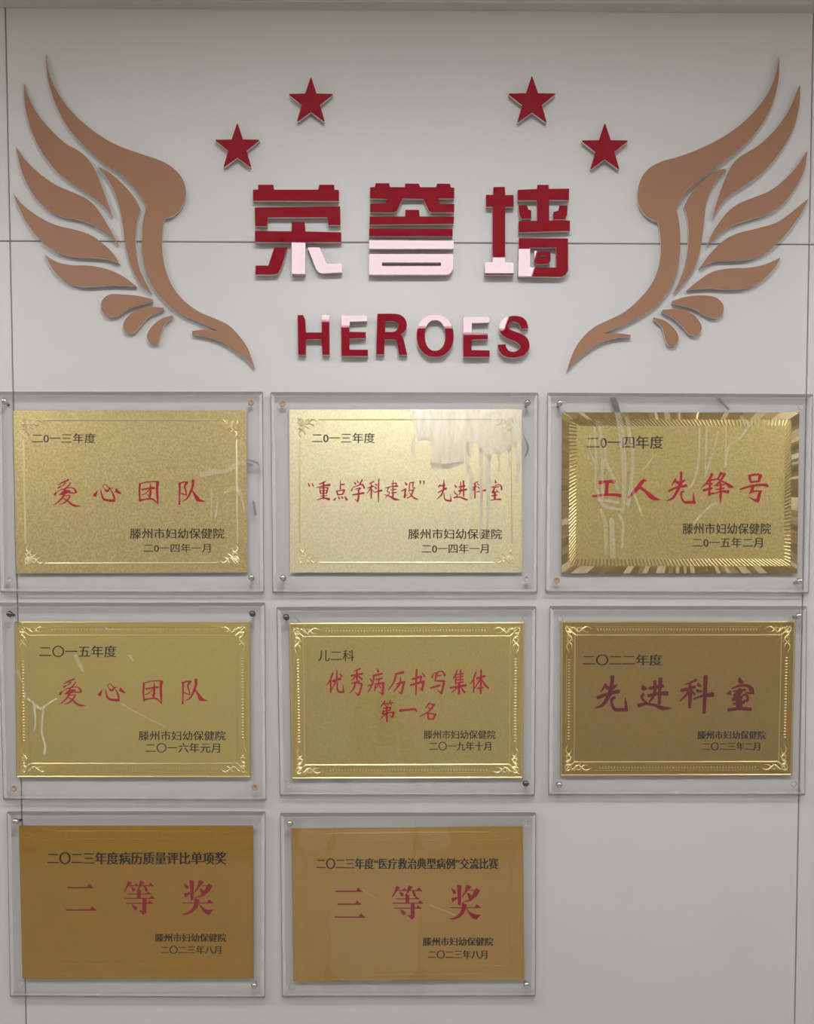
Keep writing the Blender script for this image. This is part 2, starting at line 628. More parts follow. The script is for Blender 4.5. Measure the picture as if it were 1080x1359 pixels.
raised('stroke_piece', [L_('75,645 940,650 940,735 75,735', o2, S7)], TL, t)
raised('stroke_piece', [L_('75,787 935,787 935,940 905,990 870,1002 75,1002', o2, S7), L_('208,875 810,875 810,912 208,912', o2, S7, 0.3)], TL, t, tl=(-0.02, 0))
t = thing('raised_character', P(700, 370, 0), 'red raised character with a tall post and a framed square, right one above HEROES', 'character', 'three big raised characters')
o3 = (635, 235)
raised('stroke_piece', [L_('150,102 270,100 272,185 358,185 358,305 272,303 268,885 355,888 355,998 62,998 62,885 140,882 145,303 75,303 75,183 150,183', o3, S7)], TL, t, tl=(-0.028, 0))
raised('stroke_piece', [L_('400,130 600,122 600,78 718,80 718,120 928,118 925,235 722,232 722,445 935,445 935,550 410,565 408,452 600,447 598,235 400,238', o3, S7)], TL, t)
raised('stroke_piece', [L_('407,290 495,288 512,335 540,340 540,422 440,425 420,390', o3, S7)], TL, t)
raised('stroke_piece', [L_('828,290 912,290 905,390 885,430 765,432 765,355 815,345', o3, S7)], TL, t)
raised('stroke_piece', [L_('412,625 915,628 915,960 890,1000 850,1022 405,1018', o3, S7), L_('527,720 793,720 795,928 527,928', o3, S7, 0.3)], TL, t, tl=(-0.015, 0))
raised('stroke_piece', [L_('570,757 738,760 735,860 715,888 590,890 570,870', o3, S7), L_('632,803 684,803 680,835 632,835', o3, S7, 0.2)], TL, t)

S6 = 6.353
oa, ob = (385, 405), (545, 405)


def ell(cx, cy, rx, ry, org, sc, n=40, e=2.2):
    out = []
    for i in range(n):
        a = 2 * math.pi * i / n
        c, s = math.cos(a), math.sin(a)
        out.append((org[0] + (cx + rx * math.copysign(abs(c) ** (2 / e), c)) / sc, org[1] + (cy + ry * math.copysign(abs(s) ** (2 / e), s)) / sc))
    return out


LETTERS = [
    ('H', 'first letter of HEROES', [L_('63,85 108,83 128,125 133,230 265,230 268,83 330,83 333,418 272,418 265,287 135,287 132,418 68,418', oa, S6, .4)], (0.004, 0)),
    ('E', 'second letter of HEROES', [L_('430,88 648,85 648,135 502,138 500,225 637,227 637,277 500,280 500,375 655,375 655,428 432,428', oa, S6, .4)], (-0.002, 0)),
    ('R', 'third letter of HEROES', [smooth_loop(parse('735,77! 880,77 930,88 965,115 982,155 980,195 960,228 932,245! 950,275 965,325 987,418! 918,418! 905,345 895,305 875,288 797,287! 793,415! 725,415!', oa, S6), 4),
                 smooth_loop(parse('800,135! 860,133 895,143 910,165 908,195 890,220 860,228 800,228!', oa, S6), 4)], (0.03, 0)),
    ('O', 'fourth letter of HEROES', [ell(206, 258, 156, 178, ob, S6), ell(205, 255, 87, 130, ob, S6)], (-0.003, 0)),
    ('E', 'fifth letter of HEROES', [L_('442,98 662,98 660,147 515,150 513,232 650,235 650,287 515,290 512,380 665,382 665,435 442,435', ob, S6, .4)], (-0.010, 0)),
    ('S', 'sixth and last letter of HEROES', [smooth_loop(parse('992,193! 975,135 935,100 870,90 800,105 755,145 745,195 760,240 810,275 880,305 915,330 925,355 905,380 860,395 820,380 802,350 800,330! 733,335! 740,375 775,420 830,440 890,440 955,420 995,370 1000,320 975,270 920,238 860,215 825,195 825,165 850,140 890,142 920,165 930,198!', ob, S6), 4)], (-0.005, 0.010)),
]
for ch, where, loops, tl in LETTERS:
    cx = sum(p[0] for p in loops[0]) / len(loops[0])
    t = thing('raised_letter', P(cx, 475, 0), 'red raised capital %s, %s' % (ch, where), 'letter', 'raised letters of HEROES')
    raised('letter_body', loops, 0.009, t, tl=tl)


def star(cx, cy, rx, ry):
    pts = []
    for i in range(10):
        a = math.pi / 2 + i * math.pi / 5
        k = 1.0 if i % 2 == 0 else 0.40
        pts.append((cx + rx * k * math.cos(a), cy - ry * k * math.sin(a)))
    out = []
    for i in range(10):
        a, b, c = Vector(pts[i - 1]), Vector(pts[i]), Vector(pts[(i + 1) % 10])
        r = 3.0 if i % 2 == 0 else 0.3
        s, e = b + (a - b).normalized() * r, b + (c - b).normalized() * r
        for k in range(4):
            u = k / 3
            v = s * (1 - u) ** 2 + b * 2 * u * (1 - u) + e * u * u
            out.append((v.x, v.y))
    return out


for (cx, cy, rx, ry, lab) in ((314.9, 195.8, 32, 33.5, 'red raised star lowest on the left, beside the left wing'),
                              (412.5, 135, 32, 33.8, 'red raised star high on the left, above the left character'),
                              (705.8, 135, 34, 35.2, 'red raised star high on the right, above the right character'),
                              (802.5, 197.2, 33.3, 35, 'red raised star lowest on the right, beside the right wing')):
    t = thing('raised_star', P(cx, cy, 0), lab, 'star', 'red stars above the characters')
    raised('star_body', [star(cx, cy, rx, ry)], 0.0085, t)

WL = ['182,35! 195,110 230,190 290,270 370,340 460,395 560,432 640,460 690,490 725,530 740,580 735,620 715,655 685,680 655,688! 648,730 645,790 650,850 665,910 690,965 730,1015 790,1060 860,1090 910,1115 950,1155 985,1205 1015,1285! 980,1247 930,1210 880,1180 820,1160 765,1150! 765,1138! 815,1132 868,1137! 800,1105 720,1070 660,1025 615,970 585,910 568,840 565,770 570,700 584,640! 560,600 520,550 470,505 410,465 340,405 270,325 220,230 190,130',
      '95,150! 115,210 150,275 200,335 260,390 320,425 355,460 385,510 410,575 448,680! 400,625 350,588 290,550 230,505 170,430 125,340 100,240',
      '63,405! 95,450 150,505 220,555 300,590 350,615 390,655 430,720 472,793! 420,745 370,715 310,693 240,680 185,650 130,590 90,510',
      '52,590! 90,635 150,680 220,715 300,735 360,755 410,790 450,830 475,870! 420,850 350,845 280,840 220,820 160,775 100,695',
      '178,833! 220,860 280,875 360,878 430,893 490,920 543,960! 450,955 370,960 320,960 270,945 220,905',
      '390,483! 440,510 500,565 540,615 560,655! 545,710 540,790 550,870 570,925 603,988! 560,950 525,885 500,800 490,720 475,640 450,570 420,520',
      '608,1012! 550,998 490,992 440,992 410,1010 402,1040 415,1070 445,1082 480,1070 520,1045 608,1020!',
      '652,1045! 590,1042 540,1055 500,1090 490,1120 503,1143 530,1145 560,1115 590,1080 652,1052!',
      '688,1075! 640,1090 600,1125 585,1160 600,1186 628,1186 640,1150 655,1110 688,1082!']
WR = ['907,45! 895,110 870,180 820,255 750,325 670,380 580,425 500,455 430,475 380,500 345,540 328,600 332,650 355,690 385,712 410,722! 420,770 422,850 410,920 380,985 330,1045 270,1095 200,1130 150,1155 100,1200 65,1255 38,1332! 80,1285 140,1240 200,1210 260,1198 298,1197! 298,1187! 245,1180 192,1180! 250,1155 330,1115 400,1070 450,1010 485,940 500,860 502,780 495,710 485,675! 500,640 530,600 590,545 660,490 740,430 820,345 875,250 905,140',
      '993,160! 950,260 900,335 830,405 750,455 715,490 680,560 650,650 632,715! 670,650 710,610 780,565 850,510 915,430 965,340 990,240',
      '1024,430! 960,520 880,590 800,625 740,650 690,690 640,760 610,823! 660,775 700,745 780,715 850,695 910,660 970,590 1010,510',
      '1028,628! 970,675 900,725 820,750 740,770 680,800 620,860 580,915! 640,885 710,882 790,875 860,845 930,780 990,700',
      '912,870! 850,898 780,912 700,915 630,930 570,970 530,1003! 620,995 700,1000 780,993 840,960 890,910',
      '690,505! 650,515 600,550 545,610 518,660! 530,700 537,770 530,860 510,940 475,1015! 520,970 560,910 585,830 598,730 610,640 640,570',
      '468,1048! 530,1030 600,1025 650,1035 678,1065 675,1100 650,1118 610,1108 560,1080 468,1056!',
      '428,1085! 490,1082 550,1100 585,1140 588,1168 570,1188 540,1183 510,1150 470,1115 428,1094!',
      '392,1115! 440,1130 480,1165 495,1200 483,1228 455,1230 440,1200 425,1150 392,1122!']
for side, org, sc, data in (('left', (0, 60), 3.0, WL), ('right', (740, 60), 3.088, WR)):
    first = parse(data[0], org, sc)
    cx = sum(p[0] for p in first) / len(first)
    t = thing('wing_emblem', P(cx, 300, 0), 'large tan %s-hand wing of separate feathers mounted on the wall' % side, 'wing', 'pair of tan wings')
    for i, s in enumerate(data):
        lp = smooth_loop(parse(s, org, sc), 5)
        nm = 'wing_arm' if i == 0 else ('feather' if i < 6 else 'small_feather')
        raised(nm, [lp], 0.0070, t, M_BROWN)

# ------------------------------------------------------------------ the award plaques
T_B0, T_B1 = 0.0004, 0.0040   # rear acrylic sheet
T_G0, T_G1 = 0.0042, 0.0048   # gold sheet
T_INK = 0.00495
T_F0, T_F1 = 0.0056, 0.0095   # front acrylic sheet

AIXIN = [((65, 630), 10.8, '''285,70,22 200,110,24 120,148,8; 130,190,24 172,165,20; 192,160,16 238,120,20; 312,115,14 272,165,22 215,215,24;
 p 105,238 112,262 95,305 65,295 68,275; 110,250,8 200,205,16 320,185,14 372,215,26 385,252,38; 392,262,10 340,262,20 280,255,20;
 145,290,12 230,250,60 300,235,26; 230,250,44 190,330,26 120,400,20 52,436,8; 215,305,12 300,300,18 258,368,26 200,412,18 140,430,10; 200,335,14 260,370,24 325,425,30 385,448,30 455,447,5;
 p 705,215 692,262 675,320 650,315 625,290; 742,210,8 755,285,22 785,348,32 860,370,34 930,372,40; 945,388,8 932,320,30 905,250,18 872,200,8;
 872,190,10 835,235,36 795,205,14 775,165,12 805,140,12 840,165,14 870,195,20 912,190,8; p 960,188 1042,270 1010,278 945,248 950,205'''),
         ((175, 630), 10.8, '''115,130,32 108,250,28 115,385,24; 100,137,14 200,108,18 320,97,18 388,108,24; 370,105,48 360,200,36 365,300,34 372,425,14; 110,368,30 200,352,20 290,348,26 372,415,14;
 145,215,24 250,195,26 320,190,32; 262,125,10 268,200,28 262,290,32 258,345,12; 250,215,14 200,265,14 140,295,14; 225,285,12 262,335,18;
 685,120,32 685,250,26 682,350,20 680,425,30; 668,130,20 740,106,22 795,110,30; 790,118,34 755,165,28 770,220,24 785,300,12; 700,265,14 740,280,18 785,295,16;
 875,82,46 872,160,34 840,250,32 790,340,22 725,380,10; 860,220,16 905,290,38 940,348,58 972,368,40 1048,383,6''')]
RED = {
    1: [(a, b, c, None) for a, b, c in AIXIN],
    2: [((400, 625), 12, '''105,195,16 128,242,28; 165,195,14 188,242,24;
 395,160,10 340,190,26 285,212,14; 240,268,12 340,238,22 450,222,38; 290,270,10 302,350,28; 290,272,16 420,265,18; 420,265,26 400,355,24; 300,312,14 400,310,16; 300,356,14 400,352,20; 350,190,26 350,440,34; 300,402,12 405,392,18; 250,462,14 350,432,22 442,452,40;
 620,150,10 620,290,24; 620,220,18 678,212,26; 560,320,26 580,380,24; 555,325,14 680,300,24; 685,305,28 655,372,22; 580,382,22 655,368,22; 548,428,12 520,462,32; 588,415,18 606,442,26; 638,410,18 656,436,24; 690,405,14 722,458,36;
 842,185,18 862,208,26; 888,150,14 902,188,22; 968,140,20 930,205,24; 812,270,10 798,312,24; 820,262,12 960,215,22 1002,275,28; 860,292,14 940,270,18 905,312,24; 815,382,20 992,350,32; 908,310,24 910,400,28 895,485,32; 845,452,8 895,480,22''', None),
        ((480, 625), 12, '''192,165,20 120,207,16; 90,275,14 185,242,28; 152,205,16 150,340,26 150,440,20; 145,270,22 80,362,8; 165,300,14 190,328,14; 208,205,12 238,228,28; 203,250,12 232,282,26; 188,345,10 315,310,34; 270,130,18 266,350,24 265,500,12;
 497,148,12 497,410,26; 468,202,14 548,195,20; 548,190,20 545,245,18; 438,252,12 572,240,28; 460,302,14 548,292,18; 468,352,14 552,342,20; 378,272,14 442,258,18; 432,262,16 405,320,18 440,352,16 372,435,10; 362,375,10 440,402,22 530,450,36 612,462,5;
 688,178,14 712,218,34; 625,322,14 702,290,26; 697,285,28 680,425,28; 678,430,14 722,370,8; 762,190,18 752,310,16 738,330,10; 760,190,14 828,180,22; 817,178,22 815,268,18 845,270,22; 745,312,14 828,302,20; 820,305,22 780,400,20 722,432,16; 758,345,12 820,420,24 888,452,20;
 928,158,26 935,192,18 920,228,4; 985,158,26 990,192,18 975,228,4''', None),
        ((570, 625), 10.8, '''205,122,8 205,200,26 200,262,28; 148,198,20 128,235,14; 148,215,14 215,205,30; 118,312,14 238,250,30; 200,260,26 170,340,22 102,408,8; 205,318,14 215,400,16 260,425,26 308,427,26; 307,428,22 298,335,6;
 358,202,14 382,232,28; 352,285,10 365,322,18 402,350,14 350,388,16; 348,382,22 430,375,18 510,405,26 552,415,8; 418,232,16 505,215,26; 418,288,26 528,265,30; 445,158,12 445,290,20 422,345,8; 485,142,24 487,362,20;
 692,155,16 620,187,10; 592,247,14 668,220,26; 650,180,20 648,392,20; 640,250,22 594,312,6; 684,180,14 708,202,16; 690,230,14 718,252,20; 670,302,10 802,275,32; 750,120,24 745,435,18;
 935,128,10 948,168,28; 877,228,10 868,270,16; 880,240,8 980,195,14 1025,220,22 1030,268,26; 905,238,14 988,226,18; 930,250,22 900,312,28; 955,275,12 995,312,14; 935,300,30 935,402,30; 890,358,16 965,346,20; 872,422,10 940,408,18 1018,407,26; 900,312,14 965,300,16''', None)],
    3: [((780, 620), 10.8, '''172,220,58 260,207,34 382,205,64; 278,205,60 272,300,46 265,392,60; 60,405,14 95,415,36 250,397,34 400,397,44 466,410,46;
 842,200,14 795,192,46 720,290,60 640,380,44 572,442,18; 745,290,44 830,350,44 900,415,66 960,452,52 1042,468,8''', None),
        ((880, 620), 10.8, '''258,78,38 255,150,34 250,230,52 200,340,44 140,440,34 52,482,14; 175,175,32 122,262,14; 175,205,36 240,228,44 312,182,20; 80,342,32 200,288,32 332,265,42; 292,345,20 258,368,30 262,430,24 300,498,34 380,503,42 455,503,36; 430,358,6 436,440,28 438,515,42;
 700,98,44 670,160,34 615,235,26 542,302,6; 680,187,26 765,170,24; 622,242,22 702,240,28; 580,332,42 702,300,26; 672,190,28 658,405,34; 650,392,32 720,370,22; 832,80,40 785,165,26; 830,92,34 888,105,34; 878,105,34 800,220,28 716,272,8; 782,172,20 900,232,30 950,272,54 1022,288,6;
 760,268,18 880,248,22; 758,322,18 872,302,24; 700,385,14 830,350,28 930,352,54; 822,230,28 822,400,38 818,522,10''', None),
        ((970, 620), 18, '''440,200,64 452,300,64 482,372,40; 420,208,40 540,182,54 660,172,54; 705,195,90 675,280,64 670,350,40; 480,358,54 690,335,42;
 210,530,40 400,472,50 600,430,60 780,425,62 852,440,74 895,485,8; 520,440,84 498,560,74 438,635,24; 500,592,50 600,572,40 722,572,40; 695,580,60 665,690,84 640,800,84 640,852,20; 630,800,84 540,778,50 470,740,28 390,700,4''', None)],
    4: [(a, b, c, (77.3 - 70 * 0.9827, 0.9827, 900 - 635.6 * 1.01, 1.01)) for a, b, c in AIXIN],
    5: [((425, 880), 9, '''150,120,22 115,210,20 72,268,8; 125,200,20 125,352,18; 150,217,32 242,185,32; 197,88,16 192,200,22 120,345,8; 205,230,20 200,300,18 225,345,28 280,345,24; 275,345,24 268,248,6; 232,128,16 260,162,22;
 478,65,22 398,102,10; 368,152,24 508,125,24; 437,100,24 437,200,22; 430,150,22 368,212,10; 440,150,18 500,192,26; 375,242,14 465,215,24; 420,235,24 400,300,20 352,357,12; 440,238,14 492,250,24 480,320,22 455,385,26; 455,382,24 410,348,6;
 680,68,14 692,102,28; 630,152,22 738,125,26; 640,150,26 625,240,20 572,345,12; 598,188,16 612,218,20; 572,272,22 632,250,10; 665,197,18 738,182,20; 660,250,16 650,332,16; 650,252,16 760,237,24; 750,235,30 745,375,28; 740,372,24 698,345,8; 700,200,16 688,262,14 665,302,8; 700,258,12 722,300,14;
 898,132,22 992,110,30; 905,130,26 880,220,22 816,322,12; 912,248,18 1010,225,28; 1002,225,30 985,300,26 965,368,26; 965,366,18 928,335,6; 960,175,14 945,250,26 872,347,8''', None),
        ((535, 880), 9, '''108,192,24 218,160,28; 217,160,24 205,218,18; 88,262,26 248,220,30; 245,225,28 225,325,28; 225,322,20 182,290,8; 160,78,24 155,220,24 152,382,18; 228,122,16 258,162,22;
 360,130,10 344,172,22; 365,127,12 460,97,18 497,148,28; 402,120,28 380,205,18; 400,152,14 452,147,16; 380,212,16 488,215,28; 487,215,28 475,290,24 455,365,26; 455,362,22 402,318,6; 328,297,22 442,265,24;
 645,88,18 598,184,16; 625,150,20 625,250,20; 685,78,14 687,112,24; 630,142,16 718,122,18; 635,172,16 716,157,16; 640,203,16 716,192,16; 640,238,16 718,226,18; 685,110,18 685,240,18; 562,297,22 748,265,30; 665,250,28 665,370,28; 650,290,18 578,352,12; 690,290,14 732,350,28;
 867,108,20 835,200,20 797,252,8; 845,205,18 840,352,18; 875,187,22 973,155,30; 930,82,22 925,362,24; 920,190,22 852,305,10; 935,190,14 975,260,26 1020,302,18; 888,302,16 955,292,18''', None),
        ((490, 920), 10.8, '''222,112,20 168,195,14; 205,152,16 258,150,18; 220,165,12 238,188,14; 307,98,16 268,168,14; 300,137,16 345,135,18; 300,147,12 318,172,14; 200,217,16 308,202,20; 305,200,20 295,248,18; 200,258,18 295,247,18; 200,255,24 195,300,26; 200,297,16 352,270,20; 350,268,28 330,342,28; 330,342,20 288,318,8; 252,190,24 252,408,22; 245,290,20 145,382,6;
 442,248,46 540,240,30 650,230,36 676,268,14;
 862,138,26 798,218,12; 865,152,20 940,167,26; 930,163,30 850,262,24 726,333,16; 836,195,14 865,225,16; 835,290,26 850,368,26; 835,290,20 955,302,22; 947,300,30 915,372,26; 850,372,22 915,370,22''', None)],
    6: [((785, 890), 9.818, '''270,78,54 265,160,48 245,270,62 200,370,50 140,450,42 52,488,14; 185,183,42 122,272,16; 190,215,42 250,238,54 322,190,30; 80,352,48 200,308,42 352,270,52; 302,348,34 265,372,42 262,430,36 300,503,46 380,510,46 462,512,44; 437,353,8 446,440,38 448,520,46;
 p 660,180 700,205 727,240 705,258 665,262 640,235; 672,308,46 655,350,38 690,400,32 730,432,32; 612,455,56 700,432,36 820,450,38 920,488,56 1042,492,12; 752,232,42 932,200,46; 738,327,46 860,300,42 982,295,62; 822,138,44 825,250,42 800,340,36 748,418,18; 897,108,58 886,250,46 880,432,42''', None),
        ((895, 890), 9.818, '''282,120,38 205,157,26 132,182,12; 88,262,44 180,237,42 262,213,40; 205,180,38 205,300,52 195,482,38; 190,260,42 140,330,32 68,398,16; 220,260,30 262,312,30; p 310,148 358,205 330,217 285,195; p 285,238 368,262 355,282 300,292 278,270; 243,372,18 350,332,36 495,312,68; 405,75,58 395,300,52 385,550,44;
 p 850,80 908,165 870,174 825,155 830,100; p 740,253 740,318 700,320 668,295; 748,232,22 850,197,32 950,197,38 998,240,62 1012,292,50; 1035,298,16 960,292,26 918,275,8; 768,267,22 922,250,32; 860,255,70 800,335,84; 760,375,52 870,352,54; 878,335,18 920,312,32 950,342,36 945,395,32 903,385,16; 768,432,30 902,415,46; 835,350,84 842,490,82; 703,512,48 850,495,40 992,503,48''', None)],
}
DENG = ((80, 1160), 8.308, '''p 745,75 790,95 750,140 705,205 697,200 725,140; 745,128,11 862,128,11; p 812,132 835,98 868,132; p 780,138 830,162 818,190 795,192; p 880,70 932,90 900,120 860,178 853,165; 890,128,11 1025,130,11; p 960,133 998,93 1032,137; p 918,130 948,140 968,188 938,197 ; 745,220,11 1000,220,11; p 942,222 962,188 1002,224; 710,268,12 1040,268,12; p 978,272 1010,234 1044,273; p 846,165 892,180 886,265 846,265; 725,323,12 1020,323,12; p 958,327 985,288 1022,329; p 905,268 952,268 948,405 905,405; p 948,400 945,430 910,452 895,425 858,400 900,402; p 788,330 850,365 847,395 820,402 798,368''')
JIANG = ((220, 1160), 13.5, '''p 318,165 370,190 410,225 405,260 370,275 345,240; p 320,345 430,325 435,352 345,425; p 425,105 505,118 497,472 443,472; p 590,105 690,140 600,240 510,350 503,342 570,200; 650,208,17 830,208,17; p 738,205 770,165 842,210 780,310 680,395 530,432 520,420 620,380 690,300; p 602,250 652,260 702,310 640,362 620,320; 315,518,18 850,518,18; p 732,518 780,450 857,524; p 512,422 607,465 590,530 560,610 480,690 380,732 300,728 300,715 400,680 470,620 505,550; p 590,540 620,550 680,610 760,640 857,640 800,700 785,732 740,725 670,680''')
ER = ((80, 1160), 8.308, '80,150,15 360,150,15; p 285,155 318,105 367,157; 65,397,15 395,397,15; p 318,402 350,355 400,403')
SAN = ((435, 1165), 4.909, '50,88,9 222,88,9; p 178,91 198,62 226,93; 65,172,9 215,172,9; p 172,175 190,147 219,176; 45,255,9 240,257,9; p 195,259 215,230 242,260')
RED[7] = [(*ER, None), (*DENG, None), (*JIANG, None)]
RED[8] = [(*SAN, None), (*DENG, (356 - 0.0, 1.0, 6.4, 1.0)), (*JIANG, (354.8, 1.0, 6.3, 1.0))]
UNIT = '滕州市妇幼保健院'
PL = {
    1: dict(acr=[(-4, 519.7), (349, 519.7), (350.5, 787.5), (0, 787)], au=[(17.5, 544.5), (326.6, 544.5), (328.4, 760), (21.6, 761)],
            sc=[('s', 7.5, 534), ('r', 333, 534), ('p', 12.7, 769), ('s', 334.3, 767)], fl=(25, 565),
            tx=[('二0一三年度', (42.7, 575, 126.7, 588.3), 'hei'), (UNIT, (172.7, 701, 297.3, 715), 'hei'), ('二0一四年一月', (190.7, 721.3, 279.3, 733.3), 'hei')],
            label='gold plaque in acrylic, top row left, with four wide-set red brush characters', border='line'),
    2: dict(acr=[(358.7, 520.2), (714.2, 521), (713, 787.5), (361.5, 787.5)], au=[(383.6, 543.6), (692, 543.2), (692.6, 760), (385, 760)],
            sc=[('r', 375, 535.5), ('s', 699, 536), ('s', 376, 767.5), ('p', 698, 768)],
            tx=[('二0一三年度', (414, 574.4, 497.3, 588.1), 'hei'), (UNIT, (541.8, 701.8, 665.9, 715.5), 'hei'), ('二0一四年一月', (559.7, 721.7, 648, 734.4), 'hei')],
            label='pale gold plaque, top row middle, with a wide white glue run at upper right', border='line'),
    3: dict(acr=[(726, 521), (1079, 523), (1073.2, 788.4), (723.5, 786.5)], au=[(745.7, 547.3), (1060.5, 547.3), (1057.7, 760.7), (745, 760.7)],
            sc=[('s', 742, 536.5), ('c', 1063, 540), ('r', 738.7, 770), ('s', 1058.5, 772)],
            tx=[('二0一四年度', (778.3, 578.3, 880, 595.7), 'hei'), (UNIT, (905.7, 694.3, 1022.7, 709), 'hei'), ('二0一五年二月', (919, 713.3, 1011.7, 726.7), 'hei')],
            label='gold plaque in acrylic with a shiny border of rays, top row right', border='rays'),
    4: dict(acr=[(-3, 799.7), (351.8, 799.5), (353.6, 1063), (4, 1062)], au=[(19, 825), (331.8, 825), (333.3, 1032), (21.7, 1032)],
            sc=[('d', 14.5, 815.5), ('d', 335.6, 815), ('r', 18.5, 1046), ('r', 338, 1045)],
            tx=[('二〇一五年度', (52.3, 856.7, 154.3, 872.3), 'heib'), (UNIT, (184.3, 970, 299, 982.7), 'hei'), ('二〇一六年元月', (193.3, 986, 291.7, 999), 'hei')],
            label='gold plaque in acrylic, middle row left, dark upper screws and rusty lower holes', border='band'),
    5: dict(acr=[(367, 805.3), (711.4, 804.4), (709.7, 1056.8), (371.2, 1056.8)], au=[(383.4, 826.7), (695.8, 825.6), (694, 1033), (386.7, 1034)],
            sc=[('d', 380.3, 819.5), ('c', 696.7, 820), ('c', 384.2, 1043.3), ('d', 697, 1039.5)],
            tx=[('儿二科', (422, 862.6, 470, 877.4), 'song'), (UNIT, (562.4, 969.2, 657.6, 980.8), 'song'), ('二〇一九年十月', (570, 984.2, 651.5, 996.2), 'song')],
            label='gold plaque in the centre, two rows of slim red characters inside an ornate border', border='band'),
    6: dict(acr=[(729, 804), (1070.7, 804.3), (1068.3, 1056), (727.3, 1056)], au=[(744.3, 824.3), (1055.7, 824.3), (1051, 1029.3), (743.3, 1030)],
            sc=[('c', 743, 821), ('s', 1057.5, 818), ('s', 741, 1041), ('c', 1053, 1040)],
            tx=[('二〇二二年度', (773.3, 868.3, 878.3, 883.3), 'songb'), (UNIT, (925.7, 970, 1016, 981), 'songb'), ('二〇二三年二月', (932.3, 985, 1008.3, 996), 'songb')],
            label='dark gold plaque in acrylic, middle row right, four bold dark red brush characters', border='band'),
    7: dict(acr=[(9, 1076.7), (352.3, 1076.7), (351.7, 1325), (13.3, 1323.5)], au=[(25, 1095.7), (336, 1095.7), (336.7, 1298.3), (30, 1299)],
            sc=[('s', 22.7, 1089.5), ('c', 338, 1092), ('c', 26.8, 1307.5), ('s', 338, 1306.5)],
            tx=[('二〇二三年度病历质量评比单项奖', (63.3, 1130.7, 300, 1147.3), 'songb'), (UNIT, (206, 1239, 300, 1250), 'songb'), ('二〇二三年八月', (213.3, 1255, 293.3, 1266), 'songb')],
            label='bronze-gold plaque in acrylic, bottom row left, red title starting with two bars', border='faint'),
    8: dict(acr=[(371.6, 1078.7), (711.4, 1078), (710.7, 1323), (374, 1324)], au=[(386.7, 1099.4), (693.6, 1096), (696, 1299.8), (389.4, 1302.5)],
            sc=[('s', 385, 1092), ('c', 697, 1092.5), ('c', 387.3, 1310), ('s', 698, 1305.5)],
            tx=[('二〇二三年度“医疗救治典型病例”交流比赛', (420.2, 1138.8, 660.7, 1153.5), 'songb'), (UNIT, (561.4, 1244, 654.2, 1255.3), 'songb'), ('二〇二三年八月', (568.2, 1261, 646.3, 1272.4), 'songb')],
            label='bronze-gold plaque in acrylic, bottom row middle, red title starting with three bars', border='faint'),
}
# base colours of the eight brushed sheets: the early ones are sandblasted brass, the late ones deeper bronze
M_AU = {
    1: gold('gold_sheet_sandblasted', (0.47, 0.375, 0.135), (0.70, 0.575, 0.27), 0.42, 340, 0.6, 0.0004),
    2: gold('gold_sheet_lit_pale', (0.76, 0.70, 0.40), (0.95, 0.88, 0.58), 0.42, 340, 0.6, 0.0004),  # paler base colour stands for this sheet leaning toward the light
    3: gold('gold_sheet_rayed', (0.45, 0.36, 0.115), (0.64, 0.52, 0.21), 0.42, 340, 0.6, 0.0004),
    4: gold('gold_sheet_fine', (0.585, 0.475, 0.145), (0.66, 0.55, 0.185), 0.40, 700, 0.25, 0.0002),
    5: gold('gold_sheet_fine_yellow', (0.51, 0.405, 0.125), (0.62, 0.51, 0.185), 0.40, 500, 0.35, 0.0002),
    6: gold('gold_sheet_dark', (0.34, 0.225, 0.055), (0.41, 0.285, 0.085), 0.38, 500, 0.35, 0.0002),
    7: gold('bronze_sheet', (0.48, 0.275, 0.042), (0.51, 0.30, 0.052), 0.33, 700, 0.03, 0.0001),
    8: gold('bronze_sheet_warm', (0.54, 0.335, 0.090), (0.58, 0.37, 0.11), 0.33, 700, 0.03, 0.0001),
}
M_RIDGE = simple('polished_gold_relief', (0.80, 0.65, 0.30), 0.30, 0.9)
M_RIDGE2 = simple('soft_gold_relief', (0.62, 0.49, 0.20), 0.36, 0.85)
M_RIDGED = simple('pressed_gold_relief', (0.72, 0.59, 0.32), 0.40, 0.85)
M_FACET = simple('mirror_gold_facets', (0.72, 0.57, 0.29), 0.12, 1.0)
M_FACETD = simple('shaded_gold_facets', (0.42, 0.31, 0.12), 0.3, 1.0)  # darker tint stands for ray facets turned away from the light
M_FACETL = simple('glinting_gold_facets', (1.0, 0.88, 0.52), 0.2, 0.8)  # paler tint paints in the glint of facets catching light
M_ROPE = simple('rope_gold_relief', (0.42, 0.31, 0.13), 0.3, 1.0)


def bil(q, u, v):
    a = (q[0][0] + (q[1][0] - q[0][0]) * u, q[0][1] + (q[1][1] - q[0][1]) * u)
    b = (q[3][0] + (q[2][0] - q[3][0]) * u, q[3][1] + (q[2][1] - q[3][1]) * u)
    return (a[0] + (b[0] - a[0]) * v, a[1] + (b[1] - a[1]) * v)


